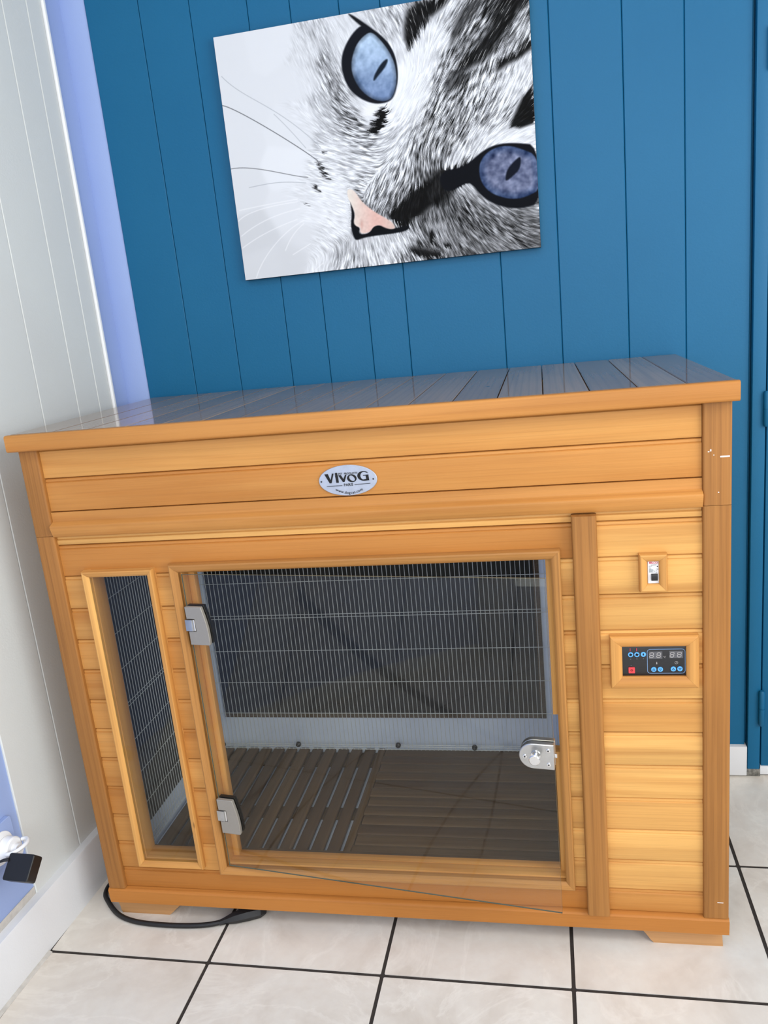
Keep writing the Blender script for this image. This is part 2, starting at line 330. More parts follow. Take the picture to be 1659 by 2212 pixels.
    patch([(1226,30),(1286,-20),(1316,-20),(1261,75),(1221,140),(1186,190),(1166,210),(1186,125)],.2,26,.9)
    patch([(1170,330),(1230,330),(1270,350),(1210,400),(1160,430),(1140,400)],.14,30,.8)
    patch([(1556,395),(1500,470),(1470,540),(1440,605),(1490,608),(1575,580)],.03,16)
    patch([(860,1000),(885,1045),(905,1075),(960,1082),(985,1040),(1030,1000),(1080,960),(1160,905),(1245,850),(1250,740),(1200,790),(1130,800),(1080,850),(1000,885),(950,940),(900,990)],.03,22)
    patch([(775,640),(800,560),(825,515),(860,505),(868,540),(855,590),(820,628)],.04,12)
    patch([(1060,1095),(1078,1095),(1092,1130),(1075,1145),(1062,1140)],.05,8); patch([(1128,1155),(1160,1150),(1165,1175),(1140,1185)],.06,8)
    patch([(965,1170),(1010,1175),(1080,1190),(1130,1195),(1100,1220),(1030,1225),(980,1195)],.08,14)
    for P in ([(560,712),(580,715),(576,732),(562,728)],[(535,765),(548,762),(590,845),(575,850),(550,810)],[(505,868),(530,872),(552,905),(540,912)],[(470,955),(495,962),(485,970)],[(695,558),(730,562),(728,572),(700,568)],[(1125,800),(1150,900),(1060,960),(1050,900)]):
        patch(P,.1,7,.9)
    # left cheek line down to the corner of the mouth
    patch([(672,890),(690,845),(680,880),(690,935),(702,1130),(690,1100),(684,940)],.3,9,.45)
    con=con*np.where(tone>.75,.72,1.)
    hair=np.clip(tone+con*fur*1.05,.03,.97)
    img=np.stack([hair*.985,hair*.995,hair*1.02],-1); img=np.where(hair[...,None]>.8,hair[...,None]*np.array([.985,.995,1.015]),img)
    def put(P,col,w=4,amt=1):
        nonlocal img
        m=(sm(sd(soft(P),X,Y),w)*amt)[...,None]; col=np.asarray(col,float); img=img*(1-m)+col*m
    m1=blur(rng.random((NY,NX)),5); m1=(m1-m1.mean())/m1.std(); m2=blur(rng.random((NY,NX)),2); m2=(m2-m2.mean())/m2.std()
    # lid line and eye on the left
    put([(672,62),(700,70),(770,118),(850,178),(888,232),(908,290),(914,360),(905,420),(880,340),(860,230),(800,160),(740,125)],(.07,.08,.1),8)
    put([(738,118),(690,170),(655,240),(646,300),(658,370),(690,430),(740,470),(800,492),(850,489),(887,472),(905,430),(915,370),(908,300),(888,235),(850,185),(800,148),(770,125)],(.07,.08,.11),8)
    iris=[(775,150),(722,200),(697,270),(693,330),(713,390),(750,440),(800,473),(850,482),(885,467),(902,425),(910,370),(900,300),(872,240),(838,195),(805,160)]
    g=np.clip((Y-200)/260,0,1)[...,None]; lens=np.clip(-sd(iris,X,Y)/22,0,1)[...,None]
    ic=(np.array([.68,.77,.87])*(1-g)+np.array([.44,.53,.68])*g)*(.62+.38*lens)+(.028*m1+.012*m2)[...,None]
    ic-=.12*np.exp(-((X-730)**2/900+(Y-400)**2/2500))[...,None]
    put(iris,ic,6)
    put([(797,378),(806,348),(835,300),(862,276),(868,288),(852,322),(820,360),(803,383)],(.08,.12,.17),8)
    put([(760,500),(800,500),(815,520),(800,548),(765,560),(735,530)],(.92,.92,.93),26,.8)
    # right eye
    put([(1575,688),(1480,678),(1400,680),(1340,700),(1290,735),(1245,775),(1200,798),(1130,808),(1105,850),(1130,905),(1180,900),(1240,862),(1270,880),(1300,920),(1350,958),(1420,983),(1500,988),(1590,962)],(.035,.045,.07),8)
    iris=[(1575,738),(1500,706),(1440,690),(1380,697),(1330,725),(1300,770),(1296,820),(1310,870),(1345,910),(1400,935),(1470,945),(1530,930),(1590,895)]
    lens=np.clip(-sd(iris,X,Y)/40,0,1)[...,None]
    put(iris,(np.array([.2,.27,.41])*(1-lens)+np.array([.38,.41,.52])*lens)+(.05*m1+.02*m2)[...,None],7)
    put([(1497,738),(1492,800),(1460,832),(1420,864),(1424,820),(1440,790),(1470,758)],(.05,.07,.12),8)
    # nostrils, then the pink nose over them
    put([(684,930),(712,1010),(705,1055),(735,1075),(728,1098),(745,1108),(780,1098),(795,1068),(830,1060),(870,1080),(905,1078),(965,1062),(962,1088),(900,1102),(830,1110),(760,1120),(714,1137),(700,1110),(690,1060),(697,1010)],(.04,.05,.07),7)
    nose=[(673,897),(690,892),(712,905),(740,950),(790,993),(850,1028),(887,1050),(903,1078),(880,1084),(850,1076),(825,1062),(797,1070),(782,1095),(748,1104),(732,1095),(738,1076),(715,1068),(703,1052),(712,1012),(696,972),(675,930)]
    t=np.clip((X-690)/110,0,1)[...,None]; t2=np.clip((X-830)/70,0,1)[...,None]
    nc=np.array([.89,.85,.81])*(1-t)+np.array([.88,.72,.68])*t; nc=nc*(1-t2)+np.array([.84,.75,.71])*t2
    nc=nc-.12*np.exp(-((X-742)**2/60+(Y-1060)**2/500))[...,None]*np.array([.5,1,1])
    put(nose,nc+.01*m2[...,None],6)
    put([(905,1120),(760,1122),(715,1140),(705,1165),(720,1160),(800,1135)],(.8,.8,.82),18,.5)
    # whiskers
    def line(P,col,wd,amt):
        nonlocal img
        P=np.array(P,float); t=np.linspace(0,1,len(P)); tt=np.linspace(0,1,28)
        c=np.polyfit(t,P,min(3,len(P)-1)); Q=np.array([[np.polyval(c[:,0],u),np.polyval(c[:,1],u)] for u in tt])
        d=np.full(X.shape,1e9)
        for i in range(len(Q)-1):
            a,b=Q[i],Q[i+1]; e=b-a; u=np.clip(((X-a[0])*e[0]+(Y-a[1])*e[1])/(e@e),0,1); d=np.minimum(d,np.hypot(X-a[0]-u*e[0],Y-a[1]-u*e[1]))
        m=(np.clip(1.2-d/wd,0,1)*amt)[...,None]; img=img*(1-m)+np.array(col)*m
    line([(88,500),(170,530),(300,610),(440,690),(535,760)],(.25,.26,.28),2.6,.8)
    line([(85,365),(170,420),(280,512),(400,560),(550,700)],(.6,.62,.65),2.4,.6)
    line([(130,797),(250,797),(380,820),(490,838)],(.3,.31,.33),2.4,.75)
    line([(215,885),(300,868),(380,860),(480,864)],(.6,.62,.65),2.4,.6); line([(330,540),(400,610),(480,700)],(.6,.62,.65),2.6,.5)
    for P in ([(170,992),(300,965),(440,940)],[(165,1042),(260,990),(440,952)],[(180,1112),(300,1035),(450,985)],[(185,1168),(300,1095),(440,1035)],[(250,1305),(300,1200),(380,1105),(470,1040)],[(385,1180),(420,1110),(470,1055)],[(420,1200),(500,1150)],[(510,1285),(560,1240)]):
        line(P,(.96,.96,.97),3.4,.5)
    # long pale guard hairs over the dark stripes
    for i in range(420):
        x,y=rng.uniform(1000,1560),rng.uniform(0,720)
        if rng.random()<.4: x,y=rng.uniform(1000,1250),rng.uniform(420,780)
        j=np.argmin(np.abs(X[NY//2]-x)); r=np.argmin(np.abs(Y[:,j]-y)); L=rng.uniform(16,44); wd=rng.uniform(.8,1.5); br=rng.uniform(.55,.92)
        if 0<r<NY-1 and not (x>1180 and y>680) and not(x>1450 and y>420):
            n=int(L/1.2); fx,fy=float(j),float(r); s=1 if uy[r,j]>0 else -1
            for kq in range(n):
                ix,iy=int(round(fx)),int(round(fy))
                if not(0<=ix<NX and 0<=iy<NY): break
                aa=.75*np.sin(np.pi*(kq+1)/(n+1)); img[iy,ix]=img[iy,ix]*(1-aa)+br*aa
                fx+=s*ux[r,j]; fy+=s*uy[r,j]
    img=np.clip(img,.02,.98)
    return img
def blur(a,r):
    for ax in (0,1):
        for _ in range(2):
            p=np.pad(a,[(r+1,r) if i==ax else (0,0) for i in (0,1)],mode='reflect'); c=np.cumsum(p,axis=ax)
            a=(np.take(c,range(2*r+1,c.shape[ax]),axis=ax)-np.take(c,range(0,c.shape[ax]-2*r-1),axis=ax))/(2*r+1)
    return a

# ------------------------------------------------------------------ the room
YB = 0.569                                          # face of the blue boards
YF, XR, ZC = -3.0, 2.6, 2.5
WN = Vector((1, -0.042, 0)).normalized(); WT = Vector((0.042, 1, 0)).normalized(); WP = Vector((-0.078, YB, 0))
def LW(p):                                          # (distance off the left wall, distance along it from the corner, z) -> world
    return WP + WN * p[0] + WT * p[1] + Vector((0, 0, p[2]))

f = MB(); th = -0.0051; S = 0.3386; GAP = 0.0068
def tp(i, j, z=0): return (0.2496 + math.cos(th) * i * S - math.sin(th) * j * S, -0.1005 + math.sin(th) * i * S + math.cos(th) * j * S, z)
f.box(-0.30, XR, YF, 0.66, -0.05, -0.0012, r=.0001, axis='x')
gro = struct(f.build('floor', M['grout'], None)); gro['label'] = 'white marbled square floor tiles with dark grout lines'
def in_room(i, j): x, y, _ = tp(i + .5, j + .5); return -0.45 < x < XR + .15 and YF - .15 < y < 0.75
t = MB()
for i in range(-3, 9):
    for j in range(-10, 4):
        if not in_room(i, j): continue
        x0, y0, _ = tp(i, j); h = S / 2; o_ = (random.uniform(0, 50), random.uniform(0, 50), random.uniform(0, 50)); n0 = len(t.v)
        t.prism('z', -0.010, 0.0, rrect(-h + GAP / 2, h - GAP / 2, -h + GAP / 2, h - GAP / 2, .002, 2), 0, o_, grain='x')
        ca, sa = math.cos(th), math.sin(th)
        for k in range(n0, len(t.v)):
            x, y, z = t.v[k]; cx, cy, _ = tp(i + .5, j + .5); t.v[k] = (cx + ca * x - sa * y, cy + sa * x + ca * y, z)
t.v = [(min(p[0], XR), min(max(p[1], YF), .64), p[2]) for p in t.v]
tl = t.build('floor_tiles', M['tile'], gro)

w = MB(); w.box(-0.12, XR, YB + .012, YB + .10, -.02, ZC, r=.001, axis='z')
wb_ = struct(w.build('wall_back', M['blue']))
lines = [-0.022, .103, .219, .348, .441, .546, .633, .848, .971, 1.112, 1.229, 1.3555]
w = MB()
for a, b in zip(lines[:-1], lines[1:]):
    e = .0005; c = .0014
    w.prism('z', .06, ZC, [(a + e, YB + .0119), (a + e, YB + c), (a + e + c, YB), (b - e - c, YB), (b - e, YB + c), (b - e, YB + .0119)], 0)
w.build('board_cladding', M['blue'], wb_)
w = MB(); w.box(-0.10, -0.0225, YB + .003, YB + .0118, 0.0, ZC, r=.0005, axis='z'); tr = struct(w.build('trim_1', M['lilac']))
tr['label'] = 'narrow lilac corner strip beside the blue boards'

# left wall: lilac plaster with a field of white panelling standing a few millimetres proud
w = MB(); w.prism('z', -.02, ZC, [(-.10, -3.7), (-.004, -3.7), (-.004, .0028), (-.10, .0028)], 0); w.xf(LW)
wl = struct(w.build('wall_left', M['lilac']))
w = MB(); gl_ = [-.078, .070, .232, .357, .440, .494]
for a, b in zip(gl_[:-1], gl_[1:]):
    e = .0006; c = .0016
    w.prism('z', .116, ZC, [(-.0039, a - YB + e), (-.0039, b - YB - e), (-c, b - YB - e), (0, b - YB - e - c), (0, a - YB + e + c), (-c, a - YB + e)], 0)
w.xf(LW); w.build('white_panelling', M['white_panel'], wl)
w = MB(); w.prism('z', .116, ZC, rrect(-.0038, .006, .4945 - YB, .503 - YB, .002), 0); w.xf(LW); w.build('edge_bead', M['white'], wl)
w = MB(); w.prism('y', -1.2, -.0785 - YB, rrect(-.0039, -.0015, .115, .132, .001), 0); w.xf(LW); w.build('filler_strip', M['caulk'], wl)
w = MB(); w.prism('y', -3.5, -.006, [(-.0038, .0), (.018, .0), (.018, .112), (.016, .115), (-.0038, .1165)], 0); w.xf(LW)
bb = struct(w.build('baseboard_left', M['white_trim'])); w = MB(); w.prism('y', -2.4, -.10 - YB, [(.0175, 0), (.0175, .004), (.020, .0032), (.0255, .0004), (.0255, 0)], 0); w.xf(LW); w.build('filler_bead', M['caulk'], bb); bb['label'] = 'deep white painted board along the foot of the left wall'
w = MB(); w.box(-.03, 1.3575, YB - .013, YB + .0115, .004, .0805, r=.0015, axis='x'); bk = struct(w.build('baseboard_back', M['white_trim']))

# door on the right with its frame board and lift-off hinges
w = MB(); w.box(1.3595, 1.3865, YB - .012, YB + .0118, .022, ZC - .3, r=.0015, axis='z'); fr = struct(w.build('trim_2', M['blue'])); fr['label'] = 'blue door frame board'
w = MB(); w.box(1.3580, 1.3885, YB - .010, YB + .011, .0, .0215, r=.004, axis='x'); w.build('broken_plaster', M['debris'], fr)
w = MB(); w.box(1.3895, 2.2, YB - .010, YB + .0118, .030, ZC - .3, r=.002, axis='z'); dr = struct(w.build('door_1', M['blue']))
w = MB(); w.box(1.3895, 2.2, YB - .006, YB + .011, .003, .0298, r=.002, axis='x'); w.build('door_sill', M['white_trim'], dr)
for z0, z1 in ((.851, .919), (.143, .225), (1.545, 1.615)):
    w = MB(); zc = (z0 + z1) / 2
    w.tube([(1.3875, YB - .018, z0 - .004), (1.3875, YB - .018, z0), (1.3875, YB - .018, zc - .0008), (1.3875, YB - .018, zc - .0007), (1.3875, YB - .018, zc + .0007), (1.3875, YB - .018, zc + .0008), (1.3875, YB - .018, z1), (1.3875, YB - .018, z1 + .004)],
           [.004, .0068, .0068, .0058, .0058, .0068, .0068, .004], 16)
    w.build('door_hinge', M['blue'], dr)

# the rest of the room behind the camera: side and front walls with windows, ceiling
def wall_with_window(name, fixed, a0, a1, wa, wz, axis):
    w = MB(); T = .12
    for u0, u1, z0, z1 in ((a0, wa[0], 0, ZC), (wa[1], a1, 0, ZC), (wa[0], wa[1], 0, wz[0]), (wa[0], wa[1], wz[1], ZC)):
        if axis == 'x': w.box(u0, u1, fixed - T, fixed, z0, z1, r=.0005, axis='z')
        else: w.box(fixed, fixed + T, u0, u1, z0, z1, r=.0005, axis='z')
    return struct(w.build(name, M['white_trim']))
def window(n, fixed, wa, wz, axis):
    w = MB(); F = .06; D = .05
    for u0, u1, z0, z1 in ((wa[0], wa[0] + F, *wz), (wa[1] - F, wa[1], *wz), (wa[0] + F, wa[1] - F, wz[0], wz[0] + F), (wa[0] + F, wa[1] - F, wz[1] - F, wz[1]), ((wa[0] + wa[1]) / 2 - .03, (wa[0] + wa[1]) / 2 + .03, wz[0] + F, wz[1] - F)):
        if axis == 'x': w.box(u0, u1, fixed - .09, fixed - .09 + D, z0, z1, r=.002, axis='z')
        else: w.box(fixed + .04, fixed + .04 + D, u0, u1, z0, z1, r=.002, axis='z')
    o = struct(w.build('window_%d' % n, M['white']))
    g = MB()
    if axis == 'x': g.box(wa[0] + .05, wa[1] - .05, fixed - .068, fixed - .064, wz[0] + .05, wz[1] - .05, r=.0001)
    else: g.box(fixed + .064, fixed + .068, wa[0] + .05, wa[1] - .05, wz[0] + .05, wz[1] - .05, r=.0001)
    g.build('window_pane', M['win_glass'], o)
wall_with_window('wall_front', YF, -.30, XR, (-.1, 2.0), (.75, 2.15), 'x'); window(1, YF, (-.1, 2.0), (.75, 2.15), 'x')
wall_with_window('wall_right', XR, YF - .12, YB + .1, (-2.0, -.3), (.8, 2.1), 'y'); window(2, XR, (-2.0, -.3), (.8, 2.1), 'y')
w = MB(); w.box(-.35, XR + .12, YF - .12, YB + .1, ZC, ZC + .1, r=.001); struct(w.build('ceiling', M['ceil']))

# ------------------------------------------------------------------ the drying cabinet
W, D = 1.2, .556
cab = empty('drying_cabinet', (.6, .27, 0), 'large varnished pine pet drying cabinet with a glass door, standing on the tiles', 'cabinet')
P, PO = M['pine'], M['post']
ZB = [.071, .117, .178, .240, .303, .367, .430, .492, .555, .617, .680, .744, .804]
def plank_prof(z0, z1, yf, yb=.020):                # profile (y, z): rounded lower edge, fine tongue line near the top
    r = .0022; e = .0006
    return [(yb, z0 + e), (yf + r, z0 + e), (yf + .0006, z0 + e + .0008), (yf, z0 + e + r), (yf, z1 - .0085), (yf + .0012, z1 - .0075), (yf + .0026, z1 - .0068), (yf + .0018, z1 - .0058), (yf + .0022, z1 - e - .0015), (yf + .004, z1 - e), (yb, z1 - e)]
def cladding(name, x0, x1, rows, yf, tints=None, holes=()):
    w = MB()
    for i, (z0, z1) in enumerate(rows):
        w.prism('x', x0, x1, plank_prof(z0, z1, yf), None if tints is None else tints[i])
    return w.build(name, P, cab)
rows = list(zip(ZB[:-1], ZB[1:]))
random.seed(11)
mid_rows = rows[1:-1]
cladding('left_cladding', .0375, .0925, mid_rows, .008, [.8, .7, .85, .7, .6, .7, .65, .6, .5, .5, .45])  # high left-hand tints: browner wood, plus the weaker light there put into the colour
cladding('cladding_between_windows', .214, .268, mid_rows, .008, [.6, .8, .6, .5, .8, .65, .5, .8, .55, .5, .4])
cladding('narrow_cladding', .928, .9605, mid_rows, .008, [.2, .1, .3, .1, .15, .1, .3, .25, .1, .1, .1])
cladding('right_cladding', .9965, 1.1585, rows, .008, [.75, .25, .12, .32, .1, .05, .15, .12, .15, .05, .12, .25])
cladding('upper_board', .0375, .9605, rows[-1:], .008, [.9]); cladding('lower_board', .0375, .9605, rows[:1], .008, [1.0])
# header: two boards, stepped cornice and the strip below it
w = MB()
w.prism('x', .0375, 1.1575, plank_prof(.930, .988, .008), .6); w.prism('x', .0375, 1.1575, plank_prof(.868, .930, .008), .75)
w.build('header_cladding', P, cab)
w = MB(); w.prism('x', .0375, 1.1575, [(.020, .8225), (.0005, .8225), (-.0012, .8240), (-.0045, .8330), (-.0070, .8420), (-.0066, .8438), (-.005, .8452), (-.001, .8470), (.0040, .8490), (.0062, .8510), (.0066, .8540), (.0060, .8675), (.020, .8675)], .75)
w.build('cornice', P, cab)
w = MB(); w.prism('x', .0375, 1.1575, plank_prof(.8045, .8225, .008), .25); w.build('header_strip', P, cab)
# posts: lower and upper piece on each side
for x0, x1, yf in ((0, .0372, 0), (1.158, 1.2, 0)):
    for z0, z1 in ((.0712, .8238), (.8245, .9848)):
        w = MB(); w.box(x0, x1, yf, .045, z0, z1, r=.0035, axis='z', tint=.7 if x0 == 0 else .55, seg=3); w.build('corner_post', PO, cab)
w = MB(); w.box(.9585, .9975, -.012, .010, .0735, .8195, r=.005, axis='z', tint=.45, seg=3); w.build('centre_stile', PO, cab)
w = MB(); w.prism('x', -.001, 1.2005, [(.05, .0705), (.002, .0705), (-.001, .068), (-.0025, .0665), (-.002, .060), (-.0012, .045), (-.0005, .0375), (.002, .0362), (.05, .0362)], 1.0); w.build('base_rail', P, cab)
for x, z, a, b in ((1.1895, .9005, .0068, .0011), (1.1690, .9110, .0009, .0016), (1.1735, .9035, .0007, .0007), (1.1660, .9090, .0012, .0005), (1.1805, .8450, .0008, .0008), (1.1855, .1040, .0050, .0006)):
    w = MB(); w.prism('y', -.00025, .0004, rrect(x - a, x + a, z - b, z + b, .0003, 2), 0); w.build('paint_scuff', M['white'], cab)
# carcass: sides, floor, back, inner partitions
w = MB()
for i in range(12): w.box(-.001 + .003, .018, .0452, .545, ZB[0] + i * .0755, ZB[0] + (i + 1) * .0755 - .001, r=.002, axis='y', tint=.6)
w.build('side_cladding', P, cab)
w = MB()
for i in range(12): w.box(1.182, 1.198, .0452, .545, ZB[0] + i * .0755, ZB[0] + (i + 1) * .0755 - .001, r=.002, axis='y', tint=.6)
w.build('side_cladding', P, cab)
w = MB(); w.box(.018, 1.182, .530, .545, .05, .984, r=.001); w.build('back_board', M['pine'], cab)
w = MB(); w.box(.045, .955, .502, .512, .06, .80, r=.001); w.build('rear_lining', M['lining'], cab)
w = MB(); w.box(.040, .046, .0455, .502, .06, .80, r=.001); w.build('side_lining', M['lining'], cab)
w = MB(); w.box(.951, .957, .0455, .502, .06, .80, r=.001, axis='y', tint=.3); w.build('partition', M['lining'], cab)
w = MB(); w.box(.02, 1.18, .02, .53, .792, .80, r=.001, axis='x', tint=.6); w.build('inner_ceiling', M['lining'], cab)
w = MB(); w.box(.047, .95, .057, .501, .050, .083, r=.001); w.build('floor_tray', M['lining'], cab)
w = MB(); w.box(1.0, 1.158, .021, .045, .072, .80, r=.001, axis='z'); w.build('service_panel_backing', M['slat'], cab)
# feet
def foot(x0, x1, xc, flip):
    w = MB(); pr = [(.0195, 0), (.0195, .006), (.0165, .012), (.0145, .020), (.0135, .024), (.0135, .027), (.0145, .030), (.0145, .0361), (.09, .0361), (.09, 0)]
    pr = [(y if y > .05 else .034 - y, z) for y, z in pr]
    k = (xc - x1) / .030 if not flip else (xc - x0) / .030
    if not flip: w.prism('x', lambda u, v: x0 + min(v, .026) * -.45, lambda u, v: x1 + k * min(v, .03), pr, .5)
    else: w.prism('x', lambda u, v: x0 + k * min(v, .03), lambda u, v: x1 + min(v, .026) * .0, pr, .5)
    return w.build('foot', M['foot'], cab)
foot(.011, .117, .152, False); foot(1.074, 1.193, 1.048, True)
for xa in (.02, 1.08):
    w = MB(); w.box(xa, xa + .10, .46, .54, 0, .0502, r=.003); w.build('foot', M['foot'], cab)
w = MB(); w.box(.02, 1.18, .03, .545, .0362, .0495, r=.001, tint=.7); w.build('bottom_board', M['slat'], cab)
# top slab
w = MB(); w.box(-.009, 1.207, -.0175, .0, .985, 1.0152, r=.0045, axis='x', tint=.8, seg=3); w.build('top_front_edge', P, cab)
w = MB(); gx = [-.009, .004] + [1.136 - .0706 * k for k in range(16, -1, -1)] + [1.2065]
gx = [g for g in gx if g > .02 or g < 0] 
for a, b in zip(gx[:-1], gx[1:]):
    e = .0008; c = .0012
    w.prism('y', .0003, .556, [(a + e, .9853), (b - e, .9853), (b - e, 1.0150 - c), (b - e - c, 1.0150), (a + e + c, 1.0150), (a + e, 1.0150 - c)], None)
w.build('top_boards', M['top'], cab)

# window casings with mitred corners and rounded faces
def casing(name, ox0, ox1, oz0, oz1, wd, yp, yb=.0078, tint=.4, parent=cab, mat=None, soft=True):
    """mitred frame; outer rectangle, board width wd, face proud to yp"""
    w = MB(); ix0, ix1, iz0, iz1 = ox0 + wd, ox1 - wd, oz0 + wd, oz1 - wd
    def sec(o, i):                                  # section across the board from outer edge o to inner edge i: list of (y, cross)
        d = i - o; s = 1 if soft else 0
        return [(yb, o), (yp + .0035, o), (yp + .001, o + d * .08), (yp, o + d * .22), (yp + .0008 * s, o + d * .55), (yp + .003 * s, o + d * .85), (yp + .0062 * s, i), (yb, i)]
    for o, i in ((oz1, iz1), (oz0, iz0)):
        s = 1 if o > i else -1
        w.prism('x', lambda u, v, o=o, s=s: ox0 + s * (o - v) + .0002, lambda u, v, o=o, s=s: ox1 - s * (o - v) - .0002, [(y, c) for y, c in sec(o, i)], tint + random.uniform(-.2, .2))
    for o, i in ((ox0, ix0), (ox1, ix1)):
        s = 1 if o < i else -1
        w.prism('z', lambda u, v, o=o, s=s: oz0 + s * (u - o) , lambda u, v, o=o, s=s: oz1 - s * (u - o), [(c, y) for y, c in sec(o, i)], tint + random.uniform(-.2, .2))
    return w.build(name, mat or P, parent, smooth=30)
casing('window_casing', .0800, .2205, .128, .756, .0125, -.006)
dcas = casing('door_casing', .254, .939, .1195, .7635, .0160, -.008, mat=M['post'], tint=.15)
# linings (reveal) of both openings and the inner stop the door closes on
def reveal(name, x0, x1, z0, z1, t_=.010, y0=.0079, y1=.045):
    w = MB()
    w.box(x0 - t_, x0, y0, y1, z0 - t_, z1 + t_, r=.0008, axis='z', tint=.5); w.box(x1, x1 + t_, y0, y1, z0 - t_, z1 + t_, r=.0008, axis='z', tint=.5)
    w.box(x0, x1, y0, y1, z0 - t_, z0, r=.0008, axis='x', tint=.5); w.box(x0, x1, y0, y1, z1, z1 + t_, r=.0008, axis='x', tint=.5)
    return w.build(name, P, cab)
reveal('window_reveal', .0945, .2115, .1435, .7465); reveal('door_reveal', .272, .924, .1385, .7505)
w = MB()
w.box(.272, .2845, .030, .046, .1385, .7505, r=.001, axis='z', tint=.4); w.box(.2845, .916, .030, .046, .1385, .1400, r=.0005, tint=.4)
w.box(.9145, .924, .024, .046, .1385, .382, r=.001, axis='z', tint=.4); w.box(.9145, .924, .024, .046, .455, .7505, r=.001, axis='z', tint=.4)
w.build('door_stop', P, cab)
# inner uprights beside the openings
w = MB(); w.box(.0465, .0585, .0455, .090, .10, .79, r=.002, axis='z', tint=.8); w.build('inner_upright', M['pine'], cab)
w = MB(); w.box(.2115, .272, .0455, .052, .10, .79, r=.002, axis='z', tint=.7); w.build('inner_upright', M['slat'], cab)
for z0_, z1_ in ((.060, .138), (.7505, .79)):
    w = MB(); w.box(.047, .95, .0455, .056, z0_, z1_, r=.002, tint=.7); w.build('inner_rail', M['slat'], cab)

# small window pane
w = MB(); w.box(.0927, .2078, .0008, .0036, .1407, .7433, r=.0002); w.build('side_window_pane', M['win_glass'], cab)

# heaters and wire mesh screens
w = MB(); w.box(.078, .895, .4965, .5015, .187, .785, r=.001); ht = w.build('rear_heating_panel', M['heater'], cab)
w = MB(); w.box(.882, .8945, .4955, .4964, .187, .785, r=.0002); w.box(.079, .8815, .4955, .4964, .1875, .198, r=.0002); w.build('woven_edge', M['weave'], ht)
w = MB(); w.box(.0465, .0505, .095, .480, .150, .785, r=.001); w.build('side_heating_panel', M['heater'], cab)
def bar(w, p0, p1, r): w.tube([p0, p1], r, 6)
w = MB(); R_ = .00074; YM = .482
for k in range(82): x = .0655 + k * .01065; bar(w, (x, YM, .106), (x, YM, .785), R_)
for z in (.109, .116, .121, .208, .293, .378, .4645, .472, .5565, .642, .728): bar(w, (.057, YM - .0016, z), (.947, YM - .0016, z), R_)
w.build('rear_wire_mesh', M['wire'], cab)
w = MB(); XM = .0565
for k in range(37): y = .0935 + k * .01055; bar(w, (XM, y, .106), (XM, y, .785), R_)
for z in (.109, .116, .130, .205, .2775, .3535, .4285, .4365, .512, .588, .664, .739): bar(w, (XM + .0016, .091, z), (XM + .0016, .478, z), R_)
w.build('side_wire_mesh', M['wire'], cab)
for x, z in ((.069, .119), (.273, .122), (.531, .122), (.720, .118), (.90, .118)):
    w = MB(); w.cyl((x, .4795, z), (x, .474, z), .0068, .0060); w.cyl((x, .474, z), (x, .4715, z), .0060, .0030); s_ = w.build('mesh_screw', M['screw'], cab)
    w = MB(); w.cyl((x, .4714, z), (x, .4708, z), .0014, .001, 10); w.build('screw_tip', M['chrome'], s_)

# slatted floor: one grid with boards front to back, one with boards side to side
w = MB(); xs = [.4710 + .0120 - .0345 * k for k in range(0, 13)]
gl = [.471 - .0345 * k for k in range(-0, 12)]
prev = .4935
for g in gl + [.058]:
    a, b = g + .0040, prev
    if b - a > .008: w.prism('y', .060, .499, rrect(a, b, .088, .100, .004, 3), None)
    prev = g - .0040
sl = w.build('floor_grid_lengthwise', M['slat'], cab)
w = MB(); [w.box(.058, .4930, y0, y1, .0832, .0878, r=.001, tint=.1) for y0, y1 in ((.0565, .086), (.228, .268), (.437, .499))]; w.build('cross_bearer', M['slat'], sl)
w = MB()
for k in range(13):
    y0 = .0600 + k * .0338
    w.box(.4960 - (.002 if k % 2 else 0), .947, y0, y0 + .0330, .088, .1000 + (.0006 if k % 2 else 0), r=.0040, axis='x', seg=3)
sr = w.build('floor_grid_crosswise', M['slat'], cab)
w = MB(); [w.box(x0, x0 + .04, .060, .499, .0832, .0878, r=.001, axis='y') for x0 in (.50, .72, .90)]; w.build('cross_bearer', M['slat'], sr)

